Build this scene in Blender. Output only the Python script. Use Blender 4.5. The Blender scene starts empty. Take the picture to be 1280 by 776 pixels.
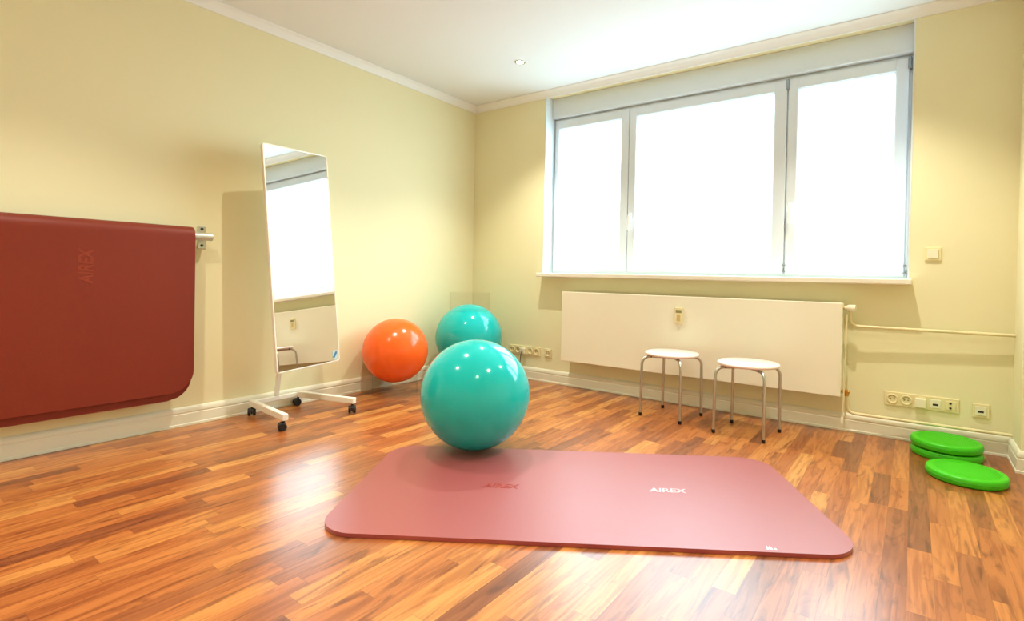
import bpy, bmesh, math, random
from mathutils import Vector, Matrix
random.seed(4)
PI = math.pi
scene = bpy.context.scene
C = scene.collection

# ------------------------------------------------------------------ camera
F, YAW, PITCH, ROLL = 657.1, -0.6173, -0.0107, 0.0207
CP = Vector((3.6655, -3.9849, 0.9744))
fw = Vector((math.sin(YAW)*math.cos(PITCH), math.cos(YAW)*math.cos(PITCH), math.sin(PITCH)))
r0 = Vector((math.cos(YAW), -math.sin(YAW), 0)); u0 = r0.cross(fw)
rt = math.cos(ROLL)*r0 + math.sin(ROLL)*u0
up = -math.sin(ROLL)*r0 + math.cos(ROLL)*u0
cd = bpy.data.cameras.new('camera'); cam = bpy.data.objects.new('camera', cd); C.objects.link(cam)
cam.matrix_world = Matrix(((rt.x, up.x, -fw.x, CP.x), (rt.y, up.y, -fw.y, CP.y), (rt.z, up.z, -fw.z, CP.z), (0, 0, 0, 1)))
cd.sensor_width = 36; cd.lens = F*36/1280; cd.shift_x = -34.3/1280; cd.shift_y = -36.5/1280
cd.clip_start = .02
scene.camera = cam

# ------------------------------------------------------------------ light and exposure
SKY = 9.8
SPOT = 105.0
w = bpy.data.worlds.new('world'); scene.world = w; w.use_nodes = True
bg = w.node_tree.nodes['Background']; bg.inputs[1].default_value = SKY
# overcast sky above a paler-lit street: direction decides, as with any sky
_n, _l = w.node_tree.nodes, w.node_tree.links
_tc = _n.new('ShaderNodeTexCoord'); _sp = _n.new('ShaderNodeSeparateXYZ'); _rp = _n.new('ShaderNodeValToRGB')
_mr = _n.new('ShaderNodeMapRange'); _mr.inputs[1].default_value = -.5; _mr.inputs[2].default_value = .5
_l.new(_tc.outputs['Generated'], _sp.inputs[0]); _l.new(_sp.outputs[2], _mr.inputs[0]); _l.new(_mr.outputs[0], _rp.inputs[0]); _l.new(_rp.outputs[0], bg.inputs[0])
_rp.color_ramp.elements[0].position = .3; _rp.color_ramp.elements[0].color = (.31, .43, .47, 1)
_rp.color_ramp.elements[1].position = .56; _rp.color_ramp.elements[1].color = (.72, .92, 1, 1)
vs = scene.view_settings
scene.display_settings.display_device = 'sRGB'
vs.view_transform = 'Standard'; vs.look = 'None'; vs.gamma = 1; vs.use_curve_mapping = False
vs.exposure = 0.12
pl = bpy.data.lights.new('window_portal', 'AREA'); pl.shape = 'RECTANGLE'; pl.size = 2.76; pl.size_y = 1.5
pl.cycles.is_portal = True
po = bpy.data.objects.new('window_portal', pl); C.objects.link(po); po.location = (2.256, .29, 1.73); po.rotation_euler = (-PI/2, 0, 0)

# ------------------------------------------------------------------ materials
def S(r, g, b):
    f = lambda c: (c/12.92 if c <= .04045 else ((c+.055)/1.055)**2.4)
    return (f(r/255), f(g/255), f(b/255), 1)
def mat(name, col, rough=.5, metal=0, spec=.5, bump=None, mottle=0, coat=0, **kw):
    m = bpy.data.materials.new(name); m.use_nodes = True
    nt = m.node_tree; b = nt.nodes['Principled BSDF']
    b.inputs['Base Color'].default_value = col; b.inputs['Roughness'].default_value = rough
    b.inputs['Metallic'].default_value = metal; b.inputs['Specular IOR Level'].default_value = spec
    b.inputs['Coat Weight'].default_value = coat
    for k, v in kw.items(): b.inputs[k.replace('_', ' ')].default_value = v
    tc = nt.nodes.new('ShaderNodeTexCoord')
    if mottle:
        n = nt.nodes.new('ShaderNodeTexNoise'); n.inputs['Scale'].default_value = 3; n.inputs['Detail'].default_value = 4
        nt.links.new(tc.outputs['Object'], n.inputs['Vector'])
        mx = nt.nodes.new('ShaderNodeMix'); mx.data_type = 'RGBA'
        mx.inputs[6].default_value = col
        mx.inputs[7].default_value = (col[0]*(1-mottle), col[1]*(1-mottle), col[2]*(1-mottle), 1)
        nt.links.new(n.outputs['Fac'], mx.inputs[0]); nt.links.new(mx.outputs[2], b.inputs['Base Color'])
    if bump:
        n = nt.nodes.new('ShaderNodeTexNoise'); n.inputs['Scale'].default_value = bump[0]; n.inputs['Detail'].default_value = 2
        nt.links.new(tc.outputs['Object'], n.inputs['Vector'])
        bp = nt.nodes.new('ShaderNodeBump'); bp.inputs['Strength'].default_value = bump[1]; bp.inputs['Distance'].default_value = .002
        nt.links.new(n.outputs['Fac'], bp.inputs['Height']); nt.links.new(bp.outputs[0], b.inputs['Normal'])
    return m
def emis(name, col, s):
    m = bpy.data.materials.new(name); m.use_nodes = True
    b = m.node_tree.nodes['Principled BSDF']; b.inputs['Base Color'].default_value = col
    b.inputs['Emission Color'].default_value = col; b.inputs['Emission Strength'].default_value = s
    return m
M = {}
M['wall'] = mat('cream_wall_paint', S(243, 237, 197), .75, spec=.25, bump=(90, .12), mottle=.03)
M['ceiling'] = mat('white_ceiling_paint', S(240, 245, 249), .8, spec=.2, bump=(60, .08))
M['trim'] = mat('white_trim_paint', S(246, 248, 246), .45, mottle=.03)
M['base'] = mat('baseboard_paint', S(242, 238, 216), .4, mottle=.04)
M['pvc'] = mat('white_window_plastic', S(228, 239, 247), .35)
M['sill'] = mat('white_sill', S(246, 242, 228), .3)
M['radiator'] = mat('radiator_enamel', S(248, 244, 222), .4, mottle=.02)
M['pipe'] = mat('pipe_paint', S(236, 224, 178), .4)
M['brass'] = mat('brass', S(200, 150, 70), .3, 1)
M['socket'] = mat('socket_plastic', S(240, 228, 180), .35)
M['white_socket'] = mat('white_plastic', S(246, 240, 215), .35)
M['hole'] = mat('dark_plastic', S(40, 36, 30), .5)
M['slot'] = mat('socket_recess', S(128, 114, 86), .5)
M['steel'] = mat('satin_steel', S(190, 188, 180), .28, .9, bump=(200, .05))
M['rail'] = mat('brushed_rail', S(205, 202, 192), .35, .6)
M['seat'] = mat('pale_seat', S(238, 220, 212), .3, mottle=.03)
M['black'] = mat('black_rubber', S(22, 22, 24), .45)
M['frame'] = mat('white_powder_coat', S(245, 240, 226), .35)
M['mirror'] = mat('silvered_glass', (.93, .95, .94, 1), .015, 1)
M['mat_red'] = mat('red_foam_mat', S(126, 40, 18), .5, spec=.35, bump=(260, .25), mottle=.08, Sheen_Weight=.05)
M['mat_floor'] = mat('red_foam_painted_gloss', S(152, 50, 54), .42, spec=1.2, bump=(260, .12), mottle=.06, Sheen_Weight=.35, Sheen_Roughness=.4)  # lighter, pinker copy of the red mat: window gloss put into base colour
M['logo'] = mat('smooth_pressed_foam', S(160, 56, 50), .3, spec=1.0)
M['logo_gloss'] = mat('foam_painted_gloss', S(238, 190, 200), .25, spec=1.0)  # lettering paler than the mat: window gloss painted into its colour
M['logo_dark'] = mat('pressed_red_foam', S(140, 46, 24), .3)
M['logo_white'] = mat('white_print', S(250, 246, 246), .5)
M['teal'] = mat('turquoise_vinyl', S(0, 190, 190), .11, spec=.5, bump=(30, .02), coat=.15)
M['orange'] = mat('orange_vinyl', S(255, 104, 34), .18, spec=.5, bump=(30, .02))
M['green'] = mat('green_vinyl', S(62, 200, 2), .42, bump=(40, .1))
M['green_rim'] = mat('green_vinyl_rim', S(56, 176, 8), .35)
M['blue'] = mat('blue_print', S(70, 125, 165), .4)
M['pale_blue'] = mat('pale_blue_print', S(190, 214, 214), .4)
M['cap_metal'] = mat('lamp_trim', S(205, 205, 200), .25, .9)
M['bulb'] = emis('halogen_bulb', (1, .86, .6, 1), 60)
M['hinge'] = mat('grey_hinge', S(150, 160, 168), .35, .4)
M['handle'] = mat('white_handle', S(250, 250, 250), .25)
M['ext'] = mat('exterior_render', S(225, 225, 220), .8)

def clear_glass(name, tint, gloss, rough=.0):
    m = bpy.data.materials.new(name); m.use_nodes = True; nt = m.node_tree
    nt.nodes.clear()
    o = nt.nodes.new('ShaderNodeOutputMaterial'); t = nt.nodes.new('ShaderNodeBsdfTransparent'); g = nt.nodes.new('ShaderNodeBsdfGlossy')
    t.inputs[0].default_value = tint; g.inputs['Roughness'].default_value = rough
    lw = nt.nodes.new('ShaderNodeLayerWeight'); lw.inputs[0].default_value = .5
    pw_ = nt.nodes.new('ShaderNodeMath'); pw_.operation = 'POWER'; pw_.inputs[1].default_value = 4.5
    ma = nt.nodes.new('ShaderNodeMath'); ma.operation = 'MULTIPLY_ADD'; ma.inputs[1].default_value = .35; ma.inputs[2].default_value = gloss
    nt.links.new(lw.outputs['Facing'], pw_.inputs[0]); nt.links.new(pw_.outputs[0], ma.inputs[0])
    mx = nt.nodes.new('ShaderNodeMixShader')
    nt.links.new(ma.outputs[0], mx.inputs[0]); nt.links.new(t.outputs[0], mx.inputs[1]); nt.links.new(g.outputs[0], mx.inputs[2])
    nt.links.new(mx.outputs[0], o.inputs[0]); return m
M['glass'] = clear_glass('window_glass', (.98, .99, .99, 1), .035)
M['acrylic'] = clear_glass('clear_acrylic', (.985, .985, .98, 1), .012, .05)

def floor_mat():
    m = bpy.data.materials.new('strip_parquet'); m.use_nodes = True; nt = m.node_tree; L = nt.links
    b = nt.nodes['Principled BSDF']
    def N(t, **k):
        n = nt.nodes.new(t)
        for a, v in k.items(): setattr(n, a, v)
        return n
    def mth(op, a, c=None):
        n = N('ShaderNodeMath', operation=op)
        for i, v in enumerate((a, c)):
            if v is None: continue
            if isinstance(v, (int, float)): n.inputs[i].default_value = v
            else: L.new(v, n.inputs[i])
        return n.outputs[0]
    tc = N('ShaderNodeTexCoord'); sx = N('ShaderNodeSeparateXYZ'); L.new(tc.outputs['Object'], sx.inputs[0])
    x, y = sx.outputs[0], sx.outputs[1]
    xs = mth('DIVIDE', x, .072); xi = mth('FLOOR', xs); xf = mth('FRACT', xs)
    wn = N('ShaderNodeTexWhiteNoise', noise_dimensions='1D'); L.new(xi, wn.inputs['W'])
    ys = mth('ADD', mth('DIVIDE', y, .52), mth('MULTIPLY', wn.outputs['Value'], 17.0))
    yi = mth('FLOOR', ys)
    # uneven lengths: shift every joint by a random part of a board
    c2 = N('ShaderNodeCombineXYZ'); L.new(xi, c2.inputs[0]); L.new(yi, c2.inputs[1]); c2.inputs[2].default_value = 7
    w2 = N('ShaderNodeTexWhiteNoise', noise_dimensions='3D'); L.new(c2.outputs[0], w2.inputs['Vector'])
    jo = mth('MULTIPLY', w2.outputs['Value'], .55)
    yf = mth('FRACT', ys)
    before = mth('LESS_THAN', yf, jo)
    bi = mth('SUBTRACT', yi, before)
    cb = N('ShaderNodeCombineXYZ'); L.new(xi, cb.inputs[0]); L.new(bi, cb.inputs[1])
    wb = N('ShaderNodeTexWhiteNoise', noise_dimensions='3D'); L.new(cb.outputs[0], wb.inputs['Vector'])
    rnd = wb.outputs['Value']
    ramp = N('ShaderNodeValToRGB'); cr = ramp.color_ramp; L.new(rnd, ramp.inputs[0])
    stops = [(0, (132, 76, 44)), (.10, (152, 87, 47)), (.3, (170, 98, 49)), (.6, (184, 110, 55)), (.84, (198, 128, 65)), (1, (210, 147, 79))]
    cr.elements[0].position = 0; cr.elements[0].color = S(*stops[0][1]); cr.elements[1].position = 1; cr.elements[1].color = S(*stops[-1][1])
    for p_, c_ in stops[1:-1]: e = cr.elements.new(p_); e.color = S(*c_)
    # grain stretched along the board, wandering
    off = N('ShaderNodeVectorMath', operation='SCALE'); L.new(wb.outputs['Color'], off.inputs[0]); off.inputs['Scale'].default_value = 30
    st = N('ShaderNodeVectorMath', operation='MULTIPLY'); L.new(tc.outputs['Object'], st.inputs[0]); st.inputs[1].default_value = (30, 2.0, 1)
    ad = N('ShaderNodeVectorMath', operation='ADD'); L.new(st.outputs[0], ad.inputs[0]); L.new(off.outputs[0], ad.inputs[1])
    g1 = N('ShaderNodeTexNoise'); g1.inputs['Scale'].default_value = 1; g1.inputs['Detail'].default_value = 5; g1.inputs['Distortion'].default_value = 1.6
    L.new(ad.outputs[0], g1.inputs['Vector'])
    gr = N('ShaderNodeValToRGB'); L.new(g1.outputs['Fac'], gr.inputs[0])
    gr.color_ramp.elements[0].position = .38; gr.color_ramp.elements[0].color = (0, 0, 0, 1)
    gr.color_ramp.elements[1].position = .56; gr.color_ramp.elements[1].color = (1, 1, 1, 1)
    # dark heartwood veins
    st2 = N('ShaderNodeVectorMath', operation='MULTIPLY'); L.new(tc.outputs['Object'], st2.inputs[0]); st2.inputs[1].default_value = (15, 2.4, 1)
    ad2 = N('ShaderNodeVectorMath', operation='ADD'); L.new(st2.outputs[0], ad2.inputs[0]); L.new(off.outputs[0], ad2.inputs[1])
    g2 = N('ShaderNodeTexNoise'); g2.inputs['Scale'].default_value = 1.1; g2.inputs['Detail'].default_value = 3; g2.inputs['Distortion'].default_value = 2.4
    L.new(ad2.outputs[0], g2.inputs['Vector'])
    vr = N('ShaderNodeValToRGB'); L.new(g2.outputs['Fac'], vr.inputs[0])
    e = vr.color_ramp.elements; e[0].position = .53; e[0].color = (0, 0, 0, 1); e[1].position = .70; e[1].color = (1, 1, 1, 1)
    m1 = N('ShaderNodeMix', data_type='RGBA', blend_type='MULTIPLY'); m1.inputs[0].default_value = 1
    L.new(ramp.outputs[0], m1.inputs[6])
    gm = N('ShaderNodeMix', data_type='RGBA'); L.new(gr.outputs[0], gm.inputs[0])
    gm.inputs[6].default_value = (.70, .60, .53, 1); gm.inputs[7].default_value = (1, 1, 1, 1)
    L.new(gm.outputs[2], m1.inputs[7])
    m2 = N('ShaderNodeMix', data_type='RGBA', blend_type='MULTIPLY')
    L.new(mth('MULTIPLY', vr.outputs[0], .8), m2.inputs[0]); L.new(m1.outputs[2], m2.inputs[6]); m2.inputs[7].default_value = (.42, .34, .32, 1)
    # seams
    edge = mth('MINIMUM', xf, mth('SUBTRACT', 1.0, xf))
    seam = mth('LESS_THAN', edge, .012)
    yd = mth('ABSOLUTE', mth('SUBTRACT', yf, jo)); seam2 = mth('LESS_THAN', yd, .0025)
    sm = mth('MAXIMUM', seam, seam2)
    m3 = N('ShaderNodeMix', data_type='RGBA', blend_type='MULTIPLY'); L.new(mth('MULTIPLY', sm, .35), m3.inputs[0])
    L.new(m2.outputs[2], m3.inputs[6]); m3.inputs[7].default_value = (.3, .2, .15, 1)
    L.new(m3.outputs[2], b.inputs['Base Color'])
    b.inputs['Roughness'].default_value = .29; b.inputs['Specular IOR Level'].default_value = .85
    bp = N('ShaderNodeBump'); bp.inputs['Strength'].default_value = .25; bp.inputs['Distance'].default_value = .0012
    L.new(g1.outputs['Fac'], bp.inputs['Height']); L.new(bp.outputs[0], b.inputs['Normal'])
    return m
M['floor'] = floor_mat()

# ------------------------------------------------------------------ helpers
def finish(name, bm, m, parent=None, smooth=False, loc=None, angle=None):
    bmesh.ops.recalc_face_normals(bm, faces=bm.faces)
    me = bpy.data.meshes.new(name); bm.to_mesh(me); bm.free()
    if smooth:
        me.shade_smooth()
        if angle is not None: me.set_sharp_from_angle(angle=angle)
    o = bpy.data.objects.new(name, me); C.objects.link(o)
    if m: me.materials.append(M[m] if isinstance(m, str) else m)
    if loc is not None: o.location = loc
    if parent: o.parent = parent
    return o
def empty(name, loc=(0, 0, 0), rotz=0):
    o = bpy.data.objects.new(name, None); C.objects.link(o); o.location = loc; o.rotation_euler = (0, 0, rotz)
    o.empty_display_size = .05; return o
def tag(o, label, cat, group=None):
    o['label'] = label; o['category'] = cat
    if group: o['group'] = group
    return o
def struct(o, label=None):
    o['kind'] = 'structure'
    if label: o['label'] = label
    return o
def box(bm, x0, x1, y0, y1, z0, z1, bev=0, mtx=None):
    r = bmesh.ops.create_cube(bm, size=1)
    vs_ = r['verts']
    for v in vs_:
        v.co = Vector((x0+(v.co.x+.5)*(x1-x0), y0+(v.co.y+.5)*(y1-y0), z0+(v.co.z+.5)*(z1-z0)))
    if bev:
        es = list({e for v in vs_ for e in v.link_edges})
        rr = bmesh.ops.bevel(bm, geom=es, offset=bev, segments=2, profile=.5, affect='EDGES')
        vs_ = list({v for f in rr['faces'] for v in f.verts} | {v for v in vs_ if v.is_valid})
    if mtx is not None: bmesh.ops.transform(bm, matrix=mtx, verts=[v for v in vs_ if v.is_valid])
def B(*a, bev=0):
    bm = bmesh.new(); box(bm, *a, bev=bev); return bm
def tube(bm, pts, r, seg=14, cap=True, ends=None):
    pts = [Vector(p) for p in pts]; rings = []
    t0 = (pts[1]-pts[0]).normalized(); n = t0.orthogonal().normalized()
    for i, p in enumerate(pts):
        if i == 0: t = t0
        elif i == len(pts)-1: t = (pts[-1]-pts[-2]).normalized()
        else: t = ((pts[i+1]-p).normalized()+(p-pts[i-1]).normalized()).normalized()
        n = (n-t*n.dot(t)).normalized(); b = t.cross(n)
        rings.append([bm.verts.new(p+r*(math.cos(2*PI*k/seg)*n+math.sin(2*PI*k/seg)*b)) for k in range(seg)])
    for a, c in zip(rings, rings[1:]):
        for k in range(seg): bm.faces.new((a[k], a[(k+1) % seg], c[(k+1) % seg], c[k]))
    if cap:
        bm.faces.new(rings[0][::-1]); bm.faces.new(rings[-1])
def lathe(bm, prof, seg=48, ctr=(0, 0, 0), axis=None):
    """prof: list of (r, z); r=0 ends close to a point."""
    ctr = Vector(ctr); rings = []; start = len(bm.verts)
    new = []
    for r, z in prof:
        if r < 1e-6:
            v = bm.verts.new((0, 0, z)); rings.append([v]); new.append(v)
        else:
            ring = [bm.verts.new((r*math.cos(2*PI*k/seg), r*math.sin(2*PI*k/seg), z)) for k in range(seg)]
            rings.append(ring); new += ring
    for a, c in zip(rings, rings[1:]):
        for k in range(seg):
            k2 = (k+1) % seg
            if len(a) == 1 and len(c) == 1: continue
            if len(a) == 1: bm.faces.new((a[0], c[k2], c[k]))
            elif len(c) == 1: bm.faces.new((a[k], a[k2], c[0]))
            else: bm.faces.new((a[k], a[k2], c[k2], c[k]))
    m = Matrix.Translation(ctr)
    if axis is not None:
        m = m @ Vector((0, 0, 1)).rotation_difference(Vector(axis)).to_matrix().to_4x4()
    bmesh.ops.transform(bm, matrix=m, verts=new)
def arc(c, r, a0, a1, n, f):
    return [f(c, r, a0+(a1-a0)*i/n) for i in range(n+1)]
def copy_tree(o, parent=None):
    c = o.copy(); C.objects.link(c); c.parent = parent
    for ch in list(o.children): copy_tree(ch, c)
    return c
def rrect(w_, h_, r, n=10):
    P = []
    for cx, cy, a in ((w_/2-r, h_/2-r, 0), (-w_/2+r, h_/2-r, PI/2), (-w_/2+r, -h_/2+r, PI), (w_/2-r, -h_/2+r, 1.5*PI)):
        for i in range(n+1): P.append((cx+r*math.cos(a+i*PI/2/n), cy+r*math.sin(a+i*PI/2/n)))
    return P
def prism(bm, P, z0, z1, bev=0, mtx=None):
    a = [bm.verts.new((x, y, z0)) for x, y in P]; b = [bm.verts.new((x, y, z1)) for x, y in P]
    n = len(P)
    f1 = bm.faces.new(a[::-1]); f2 = bm.faces.new(b)
    for i in range(n): bm.faces.new((a[i], a[(i+1) % n], b[(i+1) % n], b[i]))
    vs_ = a+b
    if bev:
        es = list(f1.edges)+list(f2.edges)
        rr = bmesh.ops.bevel(bm, geom=es, offset=bev, segments=3, profile=.5, affect='EDGES')
        vs_ = list({v for f in rr['faces'] for v in f.verts} | {v for v in vs_ if v.is_valid})
    if mtx is not None: bmesh.ops.transform(bm, matrix=mtx, verts=vs_)
def text_obj(name, s, size, m, parent, mtx, ext=.0008, shear=0, width=None):
    cu = bpy.data.curves.new(name, 'FONT'); cu.body = s; cu.size = size; cu.extrude = ext; cu.align_x = 'CENTER'; cu.align_y = 'CENTER'; cu.shear = shear; cu.offset = size*.02
    t = bpy.data.objects.new(name+'_tmp', cu); C.objects.link(t)
    bpy.context.view_layer.update()
    me = bpy.data.meshes.new_from_object(t.evaluated_get(bpy.context.evaluated_depsgraph_get()))
    bpy.data.objects.remove(t); bpy.data.curves.remove(cu)
    if width:
        xs = [v.co.x for v in me.vertices]; k = width/(max(xs)-min(xs))
        for v in me.vertices: v.co.x *= k
    me.transform(mtx); me.name = name; me.materials.clear(); me.materials.append(M[m])
    o = bpy.data.objects.new(name, me); C.objects.link(o); o.parent = parent; return o

# ------------------------------------------------------------------ the room
H = 2.67; XR = 4.43; YB = -5.75; XP = 4.143; YP = -.30
WX0, WX1, WZ0, WZ1 = .873, 3.643, .985, 2.625
struct(finish('floor', B(-.1, XR+.1, YB-.1, .3, -.1, 0), 'floor'))
struct(finish('ceiling', B(-.1, XR+.1, YB-.1, .3, H, H+.1), 'ceiling'))
struct(finish('wall_left', B(-.1, 0, YB-.1, .3, 0, H), 'wall'))
bm = bmesh.new()
box(bm, 0, WX0, 0, .3, 0, H); box(bm, WX1, XR+.1, 0, .3, 0, H); box(bm, WX0, WX1, 0, .3, 0, .9655); box(bm, WX0, WX1, 0, .3, WZ1, H)
struct(finish('wall_back', bm, 'wall'))
bm = bmesh.new()
box(bm, XR, XR+.1, YB, YP, 0, H); box(bm, XP, XR+.1, YP, 0, 0, H)
struct(finish('wall_right', bm, 'wall'))
struct(finish('wall_front', B(0, XR, YB-.1, YB, 0, H), 'wall'))
# white reveal boards lining the sides of the window niche
bm = bmesh.new()
box(bm, WX0-.003, WX0+.006, -.003, .26, WZ0, WZ1); box(bm, WX1-.006, WX1+.003, -.003, .26, WZ0, WZ1)
struct(finish('trim_1', bm, 'pvc'))
# crown moulding, one mesh per wall
CP_ = [(0, -.062), (.008, -.062), (.011, -.052), (.016, -.044), (.024, -.028), (.034, -.016), (.042, -.010), (.045, -.006), (.045, 0), (0, 0)]
def sweep(name, prof, path, m, zbase, into):
    """path: 2D points; prof (d, z): d goes into the room; into: per point offset direction"""
    bm = bmesh.new(); R_ = []
    for (x, y), (ox, oy) in zip(path, into):
        R_.append([bm.verts.new((x+ox*d, y+oy*d, zbase+z)) for d, z in prof])
    n = len(prof)
    for a, b in zip(R_, R_[1:]):
        for i in range(n): bm.faces.new((a[i], a[(i+1) % n], b[(i+1) % n], b[i]))
    bm.faces.new(R_[0]); bm.faces.new(R_[-1][::-1])
    return struct(finish(name, bm, m, smooth=True, angle=.6))
sweep('trim_2', CP_, [(0, YB), (0, 0)], 'trim', H-.0005, [(1, 0), (1, -1)])
sweep('trim_3', CP_, [(0, 0), (XP, 0), (XP, YP), (XR, YP), (XR, YB)], 'trim', H-.0005, [(1, -1), (-1, -1), (-1, -1), (-1, -1), (-1, 0)])
BP = [(0, 0), (.020, 0), (.020, .012), (.016, .016), (.016, .072), (.013, .076), (.013, .080), (.016, .084), (.016, .098), (.010, .110), (.004, .116), (0, .116)]
sweep('baseboard_left', BP, [(0, YB), (0, 0)], 'base', .0005, [(1, 0), (1, -1)])
sweep('baseboard_back', BP, [(0, 0), (XP, 0)], 'base', .0005, [(1, -1), (-1, -1)])
sweep('baseboard_right', BP, [(XP, 0), (XP, YP), (XR, YP), (XR, YB)], 'base', .0005, [(-1, -1), (-1, -1), (-1, -1), (-1, 0)])
sweep('baseboard_front', BP, [(0, YB), (XR, YB)], 'base', .0005, [(1, 1), (-1, 1)])

# ------------------------------------------------------------------ window
GY0, GY1 = .13, .20
ZB = 2.445
# roller shutter box above the window: front board with a lower lip
bm = bmesh.new()
box(bm, WX0+.006, WX1-.006, .10, .255, ZB+.012, WZ1, bev=.004)
box(bm, WX0+.006, WX1-.006, .094, .25, ZB, ZB+.022, bev=.004)
sb = struct(finish('shutter_box', bm, 'pvc'), 'white roller shutter box above the window')
win = struct(empty('window_1', (2.258, .165, 1.0)))
def pw(o):
    o.parent = win; o.matrix_parent_inverse = Matrix.Translation(-Vector(win.location)); return o
def frame_bm(x0, x1, z0, z1, y0, y1, l, r, b, t, bev=.006):
    bm = bmesh.new()
    box(bm, x0, x0+l, y0, y1, z0, z1, bev=bev); box(bm, x1-r, x1, y0, y1, z0, z1, bev=bev)
    box(bm, x0+l-.004, x1-r+.004, y0+.001, y1, z0, z0+b, bev=bev); box(bm, x0+l-.004, x1-r+.004, y0+.001, y1, z1-t, z1, bev=bev)
    return bm
bm = frame_bm(WX0+.006, WX1-.006, 1.0, ZB, GY0+.02, GY1+.04, .035, .035, .045, .035)
box(bm, 1.625, 1.685, GY0+.02, GY1+.04, 1.0, ZB, bev=.004); box(bm, 2.87, 2.93, GY0+.02, GY1+.04, 1.0, ZB, bev=.004)
pw(finish('window_frame', bm, 'pvc'))
sashes = [(.895, 1.653, .04, .075, 0), (1.658, 2.899, .064, .085, 1), (2.907, 3.618, .066, .072, 2)]
for x0, x1, l, r, k in sashes:
    z0, z1 = 1.018, 2.425
    s = pw(finish('sash', frame_bm(x0, x1, z0, z1, GY0, GY1, l, r, .072, .078), 'pvc'))
    def ps(o):
        o.parent = s; return o
    ps(finish('pane', B(x0+l-.01, x1-r+.01, .168, .172, z0+.06, z1-.07), 'glass'))
    bm = frame_bm(x0+l-.004, x1-r+.004, z0+.068, z1-.074, GY0+.012, GY1-.01, .009, .009, .009, .009, bev=.002)
    ps(finish('glazing_bead', bm, 'pvc'))
    if k:
        hx = x0+.03; hz = 1.49 if k == 1 else 1.50
        bm = bmesh.new()
        box(bm, hx-.014, hx+.014, GY0-.012, GY0+.001, hz-.035, hz+.035, bev=.004)
        tube(bm, [(hx, GY0-.008, hz), (hx, GY0-.04, hz)], .008)
        box(bm, hx-.010, hx+.010, GY0-.052, GY0-.036, hz-.115, hz+.012, bev=.004)
        ps(finish('handle', bm, 'handle'))
    # hinges: top and bottom of the hinge side
    hx = x1+.004 if k else x0
    if k:
        for hz, hh in ((2.385, .075), (1.085, .016), (1.040, .012)):
            bm = bmesh.new(); tube(bm, [(hx, GY0-.006, hz-hh/2), (hx, GY0-.006, hz+hh/2)], .0075, 12)
            box(bm, hx-.012, hx+.012, GY0-.003, GY0+.006, hz-hh/2+.004, hz+hh/2-.004)
            ps(finish('hinge', bm, 'hinge'))
bm = bmesh.new()
box(bm, .868, 3.662, -.105, .135, .965, 1.0, bev=.006)
ws = struct(finish('window_sill', bm, 'sill'), 'white window sill board above the radiator')
ws['label'] = 'white window sill board above the radiator'

# ------------------------------------------------------------------ ceiling spotlights
def make_spot():
    root = empty('ceiling_spotlight')
    bm = bmesh.new()
    lathe(bm, [(.030, 0), (.030, -.004), (.034, -.007), (.040, -.007), (.044, -.003), (.044, 0)], 40)
    o = finish('trim_ring', bm, 'cap_metal', root, smooth=True, angle=.7)
    bm = bmesh.new(); lathe(bm, [(0, -.006), (.012, -.0055), (.021, -.003), (.025, 0)], 32)
    finish('bulb', bm, 'bulb', root, smooth=True)
    ld = bpy.data.lights.new('spot_beam', 'SPOT'); ld.energy = SPOT; ld.color = (1, .95, .80)
    ld.spot_size = math.radians(104); ld.spot_blend = .85; ld.shadow_soft_size = .015
    lo = bpy.data.objects.new('spot_beam', ld); C.objects.link(lo); lo.parent = root; lo.location = (0, 0, -.035)
    return root
sp0 = make_spot()
SP = [(1.08, -.67, 'lit recessed ceiling spotlight in the visible ceiling, left of the window'),
      (3.35, -.67, 'recessed ceiling spotlight over the right end of the radiator'),
      (1.08, -2.03, 'recessed ceiling spotlight between the mirror and the mat'),
      (3.35, -2.03, 'recessed ceiling spotlight over the right end of the floor mat'),
      (1.08, -3.39, 'recessed ceiling spotlight beside the hanging mats'),
      (3.35, -3.39, 'recessed ceiling spotlight just ahead of the camera'),
      (1.08, -4.75, 'recessed ceiling spotlight in the rear corner by the left wall'),
      (3.35, -4.75, 'recessed ceiling spotlight in the rear right of the ceiling')]
for i, (x, y, lb) in enumerate(SP):
    o = sp0 if i == 0 else copy_tree(sp0)
    o.location = (x, y, H-.0005)
    tag(o, lb, 'ceiling light', 'recessed ceiling spotlights')

# ------------------------------------------------------------------ radiator
rad = tag(empty('radiator', (2.243, -.09, .24)), 'long flat cream panel radiator on the wall under the window', 'radiator')
def rel(o, root):
    o.parent = root; o.location = -Vector(root.location); return o
X0, X1 = 1.178, 3.307
rel(finish('front_panel', B(X0, X1, -.140, -.126, .240, .841, bev=.005), 'radiator', smooth=False), rad)
rel(finish('back_panel', B(X0+.01, X1-.01, -.052, -.042, .245, .836, bev=.004), 'radiator'), rad)
for x in (X0+.001, X1-.013):
    rel(finish('side_cover', B(x, x+.012, -.127, -.051, .245, .838), 'radiator'), rad)
bm = bmesh.new()
for i in range(40):
    a = X0+.02+(X1-X0-.04)*i/40
    box(bm, a, a+.042, -.126, -.052, .828, .832)
for y in (-.122, -.088, -.056): box(bm, X0+.013, X1-.013, y-.003, y+.003, .825, .833)
rel(finish('top_grille', bm, 'radiator'), rad)
bm = bmesh.new()
for i in range(52):
    a = X0+.03+(X1-X0-.06)*i/51
    box(bm, a-.001, a+.001, -.124, -.054, .27, .81)
rel(finish('convector_fins', bm, 'radiator'), rad)
for x in (1.55, 2.25, 2.95):
    rel(finish('wall_bracket', B(x, x+.03, -.052, -.0005, .30, .78), 'radiator'), rad)
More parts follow.
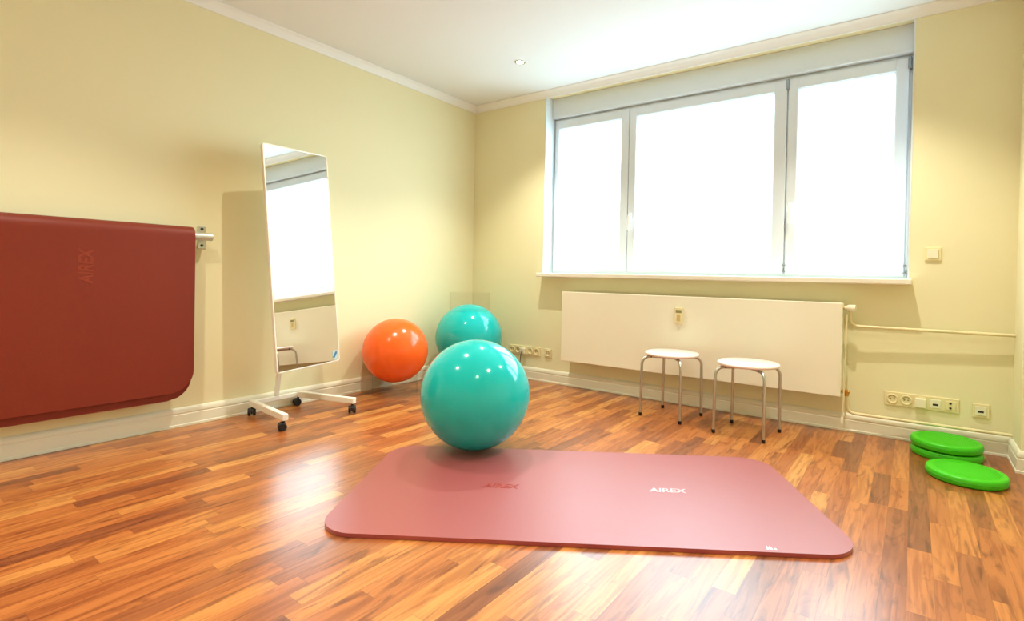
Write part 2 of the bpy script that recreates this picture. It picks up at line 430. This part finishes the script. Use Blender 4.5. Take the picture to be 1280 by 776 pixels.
# inlet and outlet stubs with thermostat and valve
bm = bmesh.new(); tube(bm, [(X1-.02, -.09, .808), (X1+.02, -.09, .808)], .011)
rel(finish('inlet_stub', bm, 'brass'), rad)
bm = bmesh.new()
lathe(bm, [(0, -.002), (.013, -.002), (.014, .010), (.020, .016), (.0225, .030), (.0225, .052), (.019, .060), (0, .062)], 28, (X1+.010, -.09, .808), (1, -.25, 0))
rel(finish('thermostat_head', bm, 'white_socket', smooth=True, angle=.7), rad)
bm = bmesh.new()
tube(bm, [(X1-.02, -.09, .270), (X1+.045, -.09, .270)], .010)
lathe(bm, [(0, -.018), (.013, -.018), (.015, -.012), (.015, .012), (.013, .018), (0, .018)], 6, (X1+.018, -.09, .270), (1, 0, 0))
tube(bm, [(X1+.030, -.09, .270), (X1+.030, -.09, .245)], .012)
rel(finish('return_valve', bm, 'brass', smooth=True, angle=.7), rad)
# heat meter stuck on the front
mt = tag(empty('heat_meter', (2.236, -.1405, .695)), 'small cream heat meter on the radiator front above the left stool', 'heat meter')
bm = B(2.204, 2.268, -.156, -.1405, .632, .758, bev=.005)
rel(finish('meter_case', bm, 'socket'), mt)
rel(finish('display', B(2.214, 2.258, -.1575, -.1555, .716, .738), mat('meter_window', S(150, 142, 96), .2)), mt)
rel(finish('scale_plate', B(2.222, 2.250, -.1575, -.1555, .655, .705), mat('meter_plate', S(214, 190, 130), .4)), mt)

# pipes
def bend(pts, r, n=7):
    """polyline with rounded corners"""
    pts = [Vector(p) for p in pts]; out = [pts[0]]
    for a, b, c in zip(pts, pts[1:], pts[2:]):
        d1 = (a-b).normalized(); d2 = (c-b).normalized(); p1 = b+d1*r; p2 = b+d2*r
        for i in range(n+1):
            t = i/n; out.append(p1*(1-t)**2+b*2*t*(1-t)+p2*t*t)
    return out+[pts[-1]]
pp = tag(empty('heating_pipe', (3.75, -.05, .693)), 'painted upper heating pipe running from thermostat to the right corner', 'pipe', 'painted heating pipes')
bm = bmesh.new(); tube(bm, bend([(X1+.038, -.09, .795), (X1+.038, -.065, .693), (4.1425, -.045, .693)], .05), .0095, 12)
rel(finish('pipe_run', bm, 'pipe', smooth=True, angle=1), pp)
pp = tag(empty('heating_pipe', (3.75, -.05, .13)), 'painted lower heating pipe running along the top of the baseboard', 'pipe', 'painted heating pipes')
bm = bmesh.new(); tube(bm, bend([(X1+.030, -.09, .245), (X1+.032, -.06, .131), (4.1425, -.034, .131)], .05), .0095, 12)
rel(finish('pipe_run', bm, 'pipe', smooth=True, angle=1), pp)
dp = tag(empty('drain_hose', (3.318, -.11, .05)), 'thin cream hose hanging beside the right end of the radiator', 'hose')
bm = bmesh.new(); tube(bm, bend([(3.330, -.126, .77), (3.327, -.126, .4), (3.318, -.126, .10)], .05), .0045, 10)
rel(finish('hose', bm, 'pipe', smooth=True, angle=1), dp)
bm = bmesh.new(); lathe(bm, [(0, 0), (.008, 0), (.009, .03), (.006, .042), (0, .042)], 14, (3.318, -.126, .072))
rel(finish('hose_end', bm, 'white_socket', smooth=True, angle=.7), dp)

# ------------------------------------------------------------------ sockets and switch
def plate(x0, x1, z0, z1, gangs, name, label, cat, group=None):
    root = tag(empty(name, ((x0+x1)/2, -.0005, (z0+z1)/2)), label, cat, group)
    rel(finish('cover_frame', B(x0, x1, -.010, -.0005, z0, z1, bev=.003), 'socket'), root)
    n = len(gangs); g = (x1-x0-.010)/n
    for i, k in enumerate(gangs):
        cx = x0+.005+g*(i+.5); cz = (z0+z1)/2
        if k == 'schuko':
            bm = bmesh.new()
            lathe(bm, [(.030, .0), (.030, .004), (.027, .006), (.021, .004), (.0195, -.001), (0, -.001)], 32, (cx, -.010, cz), (0, -1, 0))
            s = rel(finish('socket_insert', bm, 'socket', smooth=True, angle=.6), root)
            bm = bmesh.new()
            for sgn in (-1, 1):
                lathe(bm, [(0, 0), (.0042, 0), (.0042, .0012), (0, .0012)], 12, (cx+sgn*.0095, -.0092, cz), (0, -1, 0))
            tube(bm, [(cx+.018*math.cos(a), -.0115, cz+.002+.018*math.sin(a)) for a in [PI*(.15+.7*j/10) for j in range(11)]], .0018, 6)
            o = finish('contact_holes', bm, 'slot'); o.parent = s
        elif k == 'rocker':
            rel(finish('rocker', B(cx-.026, cx+.026, -.016, -.009, cz-.027, cz+.027, bev=.002), 'white_socket'), root)
        elif k == 'adapter':
            s = rel(finish('plug_adapter', B(cx-.027, cx+.027, -.040, -.009, cz-.030, cz+.024, bev=.004), 'white_socket'), root)
        elif k == 'data':
            s = rel(finish('data_insert', B(cx-.026, cx+.026, -.014, -.009, cz-.026, cz+.026, bev=.002), 'white_socket'), root)
            bm = bmesh.new(); box(bm, cx-.013, cx+.013, -.0152, -.0135, cz-.010, cz+.001)
            o = finish('data_port', bm, 'hole'); o.parent = s
        elif k == 'aerial':
            s = rel(finish('aerial_insert', B(cx-.026, cx+.026, -.014, -.009, cz-.026, cz+.026, bev=.002), 'socket'), root)
            bm = bmesh.new()
            for dz in (-.014, .014): lathe(bm, [(0, 0), (.0065, 0), (.0065, .003), (.003, .004), (0, .003)], 16, (cx, -.0135, cz+dz), (0, -1, 0))
            o = finish('aerial_ports', bm, 'hole', smooth=True, angle=.6); o.parent = s
    return root
plate(3.537, 3.907, .208, .292, ['schuko', 'schuko', 'adapter', 'data', 'aerial'], 'socket_strip', 'long cream strip of five wall sockets above the green discs', 'socket strip', 'five gang socket strips')
plate(3.966, 4.045, .202, .282, ['data'], 'data_socket', 'single cream data socket by the right corner', 'socket')
plate(.498, .868, .224, .308, ['schuko', 'schuko', 'adapter', 'schuko', 'schuko'], 'socket_strip', 'long cream strip of five wall sockets behind the turquoise balls', 'socket strip', 'five gang socket strips')
plate(.914, .995, .226, .306, ['schuko'], 'wall_socket', 'single cream wall socket left of the radiator', 'socket')
plate(3.721, 3.803, 1.113, 1.196, ['rocker'], 'light_switch', 'cream light switch on the wall right of the window', 'switch')
cb = bmesh.new()
tube(cb, bend([(.684, -.0405, .262), (.684, -.060, .255), (.672, -.062, .12), (.60, -.06, .006), (.30, -.09, .006)], .03), .0035, 8)
tag(finish('power_cord', cb, 'black', smooth=True, angle=1), 'black power cord hanging from the socket strip behind the big ball', 'cord')

# ------------------------------------------------------------------ rolling mirror
mr = tag(empty('rolling_mirror', (.30, -2.03, 0)), 'tall tilted mirror on a white wheeled stand beside the left wall', 'mirror')
M0 = Vector((.40, -2.232, .318)); yaw, tilt, mw, mh, ro = -.147, .074, .502, 1.466, .034
wv = Vector((math.sin(yaw), math.cos(yaw), 0)); nh = Vector((math.cos(yaw), -math.sin(yaw), 0))
uv = Vector((0, 0, 1))*math.cos(tilt)-nh*math.sin(tilt); nn = nh*math.cos(tilt)+Vector((0, 0, 1))*math.sin(tilt)
ax = wv*math.cos(ro)+uv*math.sin(ro); ay = -wv*math.sin(ro)+uv*math.cos(ro)
mc = M0+ax*mw/2+ay*mh/2
MM = Matrix(((ax.x, ay.x, nn.x, mc.x), (ax.y, ay.y, nn.y, mc.y), (ax.z, ay.z, nn.z, mc.z), (0, 0, 0, 1)))
bm = bmesh.new(); prism(bm, rrect(mw-.012, mh-.012, .016), -.010, .0, mtx=MM)
pnl = rel(finish('mirror_glass', bm, 'mirror'), mr)
bm = bmesh.new(); Po = rrect(mw, mh, .020); Pi = rrect(mw-.014, mh-.014, .014)
n = len(Po); R_ = []
for P, z in ((Po, -.018), (Po, .002), (Pi, .004), (Pi, -.002)): R_.append([bm.verts.new((x, y, z)) for x, y in P])
for a, b in zip(R_, R_[1:]):
    for i in range(n): bm.faces.new((a[i], a[(i+1) % n], b[(i+1) % n], b[i]))
bm.faces.new(R_[0])
bmesh.ops.transform(bm, matrix=MM, verts=bm.verts)
rel(finish('mirror_frame', bm, 'frame'), mr)
sk = Matrix.Translation(Vector((mw/2-.040, -mh/2+.050, .0008)))
bm = bmesh.new(); prism(bm, rrect(.040, .062, .012), 0, .0008, mtx=MM @ sk)
st = finish('sticker', bm, 'pale_blue'); st.parent = pnl
bm = bmesh.new(); prism(bm, rrect(.052, .017, .008), .0008, .0014, mtx=MM @ sk @ Matrix.Rotation(.95, 4, 'Z'))
st = finish('sticker_band', bm, 'blue'); st.parent = pnl
# stand
def bar(bm, a, b, w_, h_, bev=.004):
    a = Vector(a); b = Vector(b); d = b-a; L_ = d.length; t = d.normalized()
    s = t.cross(Vector((0, 0, 1)))
    s = s.normalized() if s.length > 1e-4 else Vector((1, 0, 0)); u = s.cross(t)
    m = Matrix(((t.x, s.x, u.x, a.x), (t.y, s.y, u.y, a.y), (t.z, s.z, u.z, a.z), (0, 0, 0, 1)))
    box(bm, 0, L_, -w_/2, w_/2, -h_/2, h_/2, bev=bev, mtx=m)
RL, RR_, FL, FR = Vector((.075, -2.225, .083)), Vector((.050, -1.885, .083)), Vector((.565, -2.272, .083)), Vector((.515, -1.760, .083))
bm = bmesh.new(); bar(bm, RL, RR_, .03, .030); rel(finish('crossbar', bm, 'frame'), mr)
for a, b in ((RL, FL), (RR_, FR)):
    bm = bmesh.new(); bar(bm, a-(b-a).normalized()*.015, b+(b-a).normalized()*.02, .034, .040)
    rel(finish('base_leg', bm, 'frame'), mr)
pb = Vector((.062, -2.052, .095)); pt = mc-nn*.045-ay*.02
bm = bmesh.new(); bar(bm, pb, (.10, -2.050, .36), .026, .026); bar(bm, (.10, -2.050, .355), pt, .026, .026)
rel(finish('post', bm, 'frame'), mr)
bm = bmesh.new(); bar(bm, pt-ax*.07, pt+ax*.07, .03, .03); bar(bm, pt, mc-nn*.012, .05, .05)
rel(finish('tilt_bracket', bm, 'frame'), mr)
for k, (p, dr) in enumerate(((RL, (.45, .85, 0)), (RR_, (.9, -.25, 0)), (FL-Vector((.005, 0, 0)), (.9, -.40, 0)), (FR, (.60, .80, 0)))):
    d = Vector(dr).normalized(); perp = Vector((-d.y, d.x, 0)); c = Vector((p.x, p.y, .0255))-perp*.008
    bm = bmesh.new(); tube(bm, [(p.x, p.y, .064), (p.x, p.y, .042)], .008, 10)
    # hood between the twin wheels
    lathe(bm, [(0, -.005), (.021, -.005), (.021, .005), (0, .005)], 20, c+Vector((0, 0, .004)), tuple(d))
    cs = rel(finish('caster', bm, 'black', smooth=True, angle=.6), mr)
    for s in (-1, 1):
        bm = bmesh.new(); lathe(bm, [(0, -.009), (.021, -.009), (.0255, -.005), (.0255, .005), (.021, .009), (.010, .0095), (0, .0085)], 28, c+d*.0155*s, tuple(d*s))
        wl = finish('wheel', bm, 'black', smooth=True, angle=.6); wl.parent = cs

# ------------------------------------------------------------------ wall rail and hanging mats
RX, RZ, RR = .080, 1.172, .024
rr = tag(empty('wall_rail', (RX, -2.5, RZ)), 'round silver wall rail carrying the red mats', 'rail')
bm = bmesh.new(); tube(bm, [(RX, -3.80, RZ), (RX, -2.489, RZ)], RR, 28)
rel(finish('tube', bm, 'rail', smooth=True, angle=.7), rr)
for y in (-2.515, -3.74):
    bm = B(.0005, .006, y-.024, y+.024, RZ-.071, RZ+.071, bev=.002); tube(bm, [(.004, y, RZ), (RX-.012, y, RZ)], .012, 16)
    br = rel(finish('bracket', bm, 'steel', smooth=False), rr)
    for dz in (-.052, .052):
        bm = bmesh.new(); lathe(bm, [(0, 0), (.009, 0), (.008, .004), (0, .005)], 16, (.006, y, RZ+dz), (1, 0, 0))
        s = finish('screw', bm, 'hole', smooth=True, angle=.6); s.parent = br
def hung_mat(name, rad_in, th, front, back, y0, y1, m, label, flare=0, cr=.13):
    """a mat folded over the rail; centre of the fold radius at the rail"""
    rm = rad_in+th/2; La = PI*rm; Lt = front+La+back
    ns, nw = 150, 60; bm = bmesh.new(); inn = []; out = []
    yc, hw = (y0+y1)/2, (y1-y0)/2
    for i in range(ns+1):
        s = Lt*i/ns
        if s < front: # front flap, bottom up
            h_ = front-s; px, pz, nx, nz = RX+rm+flare*(h_/front)**2, RZ-h_, 1, 0
        elif s < front+La:
            a = (s-front)/rm; px, pz, nx, nz = RX+rm*math.cos(a), RZ+rm*math.sin(a), math.cos(a), math.sin(a)
        else:
            h_ = s-front-La; px, pz, nx, nz = RX-rm, RZ-h_, -1, 0
        e = min(s, Lt-s); w_ = hw
        if e < cr: w_ = hw-(cr-math.sqrt(max(0, cr*cr-(cr-e)**2)))
        ro_, ri_ = [], []
        for j in range(nw+1):
            y = yc+w_*(-1+2*j/nw)
            ro_.append(bm.verts.new((px+nx*th/2, y, pz+nz*th/2))); ri_.append(bm.verts.new((px-nx*th/2, y, pz-nz*th/2)))
        out.append(ro_); inn.append(ri_)
    for a, b in zip(out, out[1:]):
        for j in range(nw): bm.faces.new((a[j], a[j+1], b[j+1], b[j]))
    for a, b in zip(inn, inn[1:]):
        for j in range(nw): bm.faces.new((a[j], b[j], b[j+1], a[j+1]))
    for i in range(ns):
        for j in (0, nw): bm.faces.new((out[i][j], out[i+1][j], inn[i+1][j], inn[i][j]))
    for i in (0, ns):
        for j in range(nw): bm.faces.new((out[i][j], out[i][j+1], inn[i][j+1], inn[i][j]))
    o = finish(name, bm, m, smooth=True, angle=1.0)
    md = o.modifiers.new('bevel', 'BEVEL'); md.width = .003; md.segments = 2; md.limit_method = 'ANGLE'; md.angle_limit = 1.0
    tag(o, label, 'exercise mat', 'red mats hung over the wall rail')
    return o
TH = .015
hung_mat('exercise_mat', RR+.0005, TH, .980, .905, -3.605, -2.607, 'mat_red', 'inner red exercise mat, lower edge showing below the mat over it')
om = hung_mat('exercise_mat', RR+.0005+TH+.0005, TH, .938, .885, -3.612, -2.600, 'mat_red', 'outer red exercise mat folded over the wall rail, pressed lettering facing out')
xf = RX+RR+TH*2+.001
tm = Matrix(((0, 0, 1, xf+.0002), (0, -1, 0, -3.113), (1, 0, 0, .972), (0, 0, 0, 1)))
tm = Matrix(((0, 0, 1, xf+.0002), (0, -1, 0, -3.113), (1, 0, 0, .972), (0, 0, 0, 1)))
text_obj('pressed_lettering', 'AIREX', .085, 'logo_dark', om, tm, .0010, .15, width=.185)

# ------------------------------------------------------------------ mat on the floor
MA = .5701
mtxm = Matrix.Translation((2.4543, -1.9322, 0)) @ Matrix.Rotation(MA, 4, 'Z')
bm = bmesh.new(); prism(bm, rrect(2.0, 1.0, .145, 16), .0015, .0165, bev=.003)
fm = finish('exercise_mat', bm, 'mat_floor', smooth=True, angle=.8, loc=(2.4543, -1.9322, 0)); fm.rotation_euler = (0, 0, MA)
tag(fm, 'red exercise mat lying flat on the parquet floor', 'exercise mat')
text_obj('pressed_lettering', 'AIREX', .062, 'logo', fm, Matrix.Translation((-.358, -.016, .0167)), .0009, .15, width=.165)
text_obj('raised_lettering', 'AIREX', .062, 'logo_gloss', fm, Matrix.Translation((.395, .006, .0167)), .0009, .15, width=.17)
bm = bmesh.new()
for P in ([(0, 0), (.009, 0), (.010, .026), (.005, .014)], [(.011, 0), (.024, 0), (.019, .024), (.013, .016)], [(.026, 0), (.037, 0), (.036, .009), (.030, .012)]):
    a = [bm.verts.new((x+.652, y-.482, .0166)) for x, y in P]; b = [bm.verts.new((x+.652, y-.482, .0172)) for x, y in P]
    bm.faces.new(a[::-1]); bm.faces.new(b)
    for i in range(4): bm.faces.new((a[i], a[(i+1) % 4], b[(i+1) % 4], b[i]))
o = finish('printed_mark', bm, 'logo_white'); o.parent = fm

# ------------------------------------------------------------------ balls and clear rings
def ball(r, c, m, label, pole):
    root = tag(empty('exercise_ball', c), label, 'exercise ball', 'inflated exercise balls')
    bm = bmesh.new(); bmesh.ops.create_uvsphere(bm, u_segments=96, v_segments=64, radius=r)
    # fine moulded rings round the pole
    for v in bm.verts:
        t = v.co.z/r
        if abs(t) > .80: v.co *= 1-.0008*(.5+.5*math.cos(t*r*620))
    q = Vector((0, 0, 1)).rotation_difference(Vector(pole).normalized()).to_matrix().to_4x4()
    bmesh.ops.transform(bm, matrix=q, verts=bm.verts)
    sh = finish('shell', bm, m, root, smooth=True)
    d = Vector(pole).normalized()
    bm = bmesh.new(); lathe(bm, [(0, -.004), (.008, -.004), (.008, .0015), (.005, .003), (0, .003)], 20, d*(r-.0005), tuple(d))
    finish('valve_plug', bm, 'white_socket', root, smooth=True, angle=.6)
    return root
ball(.299, (1.715, -1.823, .3155), 'teal', 'big shiny turquoise exercise ball standing on the edge of the floor mat', (-.35, .9, -.25))
ball(.300, (.413, -.482, .405), 'teal', 'turquoise exercise ball in the corner behind the bigger looking ball', (-.4, .8, .2))
ball(.257, (.270, -1.190, .348), 'orange', 'glossy orange exercise ball against the left wall', (-.5, .3, .75))
def ring_bm(r=.18, h=.165, th=.004):
    bm = bmesh.new(); lathe(bm, [(r-th, 0), (r, 0), (r+.004, .002), (r, .006), (r, h-.006), (r+.003, h-.002), (r, h), (r-th, h), (r-th, 0)], 72)
    bmesh.ops.remove_doubles(bm, verts=bm.verts, dist=1e-6)
    return bm
for i, ((x, y, z), lb) in enumerate((((.270, -1.190, .0005), 'clear plastic ring on the floor under the orange ball'),
                       ((.413, -.482, .0005), 'clear plastic ring on the floor under the corner ball'),
                       ((.413, -.482, .646), 'clear plastic ring resting on top of the corner ball'))):
    if i == 0: r0_ = o = finish('ball_ring', ring_bm(), 'acrylic', smooth=True, angle=.6)
    else: o = r0_.copy(); C.objects.link(o)
    o.location = (x, y, z); tag(o, lb, 'ball ring', 'clear plastic ball rings')

# ------------------------------------------------------------------ stools
def make_stool():
    root = empty('round_stool')
    bm = bmesh.new()
    lathe(bm, [(0, .431), (.178, .431), (.185, .434), (.187, .441), (.185, .448), (.179, .4515), (0, .4525)], 72)
    finish('seat', bm, 'seat', root, smooth=True, angle=.9)
    for k in range(4):
        a = k*PI/2
        d = Vector((math.cos(a), math.sin(a), 0)); zt = .418 if k % 2 else .4185
        R1 = .214; br_ = .055
        pts = [d*.012+Vector((0, 0, zt))]
        pts += [d*(R1-br_+br_*math.sin(t))+Vector((0, 0, zt-br_+br_*math.cos(t))) for t in [PI/2*i/10 for i in range(11)]]
        pts += [d*(R1+.004)+Vector((0, 0, .02))]
        bm = bmesh.new(); tube(bm, pts, .0095, 16)
        lg = finish('leg', bm, 'steel', root, smooth=True, angle=1)
        bm = bmesh.new(); lathe(bm, [(0, 0), (.010, 0), (.0115, .003), (.0112, .022), (0, .022)], 20, d*(R1+.004)+Vector((0, 0, .0004)))
        f_ = finish('foot_cap', bm, 'black', smooth=True, angle=.6); f_.parent = lg
        bm = bmesh.new(); lathe(bm, [(0, -.012), (.010, -.012), (.011, -.006), (.007, .0), (.007, .006), (0, .006)], 14, d*.150+Vector((0, 0, .425)))
        f_ = finish('screw_mount', bm, 'black', smooth=True, angle=.6); f_.parent = lg
    return root
s1 = make_stool(); s2 = copy_tree(s1)
s1.location = (2.284, -.394, 0); s1.rotation_euler = (0, 0, math.radians(37))
s2.location = (2.821, -.475, 0); s2.rotation_euler = (0, 0, math.radians(39.5))
tag(s1, 'left of the two round stools before the radiator, pale seat on silver legs', 'stool', 'round stools by the radiator')
tag(s2, 'right of the two round stools before the radiator, nearer to the camera', 'stool', 'round stools by the radiator')

# ------------------------------------------------------------------ balance discs
def make_disc(r=.166, h=.048):
    root = empty('balance_disc')
    bm = bmesh.new()
    prof = [(0, .006), (r*.7, .004), (r-.014, .0)]
    prof += [(r-.013+.013*math.copysign(abs(math.cos(t))**.75, math.cos(t)), h/2-.001+(h/2-.002)*math.copysign(abs(math.sin(t))**.8, math.sin(t))) for t in [-PI/2+PI*i/14 for i in range(1, 14)]]
    prof += [(r-.015, h-.003), (r-.020, h-.0045), (r-.026, h-.003), (r*.5, h-.0005), (0, h)]
    lathe(bm, prof, 96); finish('cushion', bm, 'green', root, smooth=True)
    bm = bmesh.new()   # rows of small nubs on top
    g = .011; n_ = int(r/g)
    for i in range(-n_, n_+1):
        for j in range(-n_, n_+1):
            x, y = i*g+(g/2 if j % 2 else 0), j*g*.87
            q = math.hypot(x, y)
            if q < r-.032:
                zt = h+.001-.003*(q/r)**2-.0008
                b4 = [bm.verts.new((x+.0034*math.cos(a), y+.0034*math.sin(a), zt)) for a in (0, PI/2, PI, 1.5*PI)]
                tp = bm.verts.new((x, y, zt+.0024))
                for k in range(4): bm.faces.new((b4[k], b4[(k+1) % 4], tp))
    o = finish('nubs', bm, 'green', root, smooth=True); o['kind'] = 'stuff'
    bm = bmesh.new(); lathe(bm, [(r-.004, h/2-.0035), (r+.0018, h/2-.0015), (r+.0018, h/2+.0005), (r-.004, h/2+.0025)], 96)
    finish('seam', bm, 'green_rim', root, smooth=True)
    return root
d1 = make_disc()
d1.location = (3.906, -.586, 0); tag(d1, 'green balance disc lying alone in front of the stacked pair', 'balance disc', 'green balance discs')
d2 = copy_tree(d1); d2.location = (3.843, -.205, 0); d2.rotation_euler = (0, 0, 1.1)
tag(d2, 'green balance disc at the bottom of the stacked pair by the baseboard', 'balance disc', 'green balance discs')
d3 = copy_tree(d1); d3.location = (3.840, -.210, .0505); d3.rotation_euler = (0, 0, .3)
tag(d3, 'green balance disc on top of the stacked pair by the baseboard', 'balance disc', 'green balance discs')
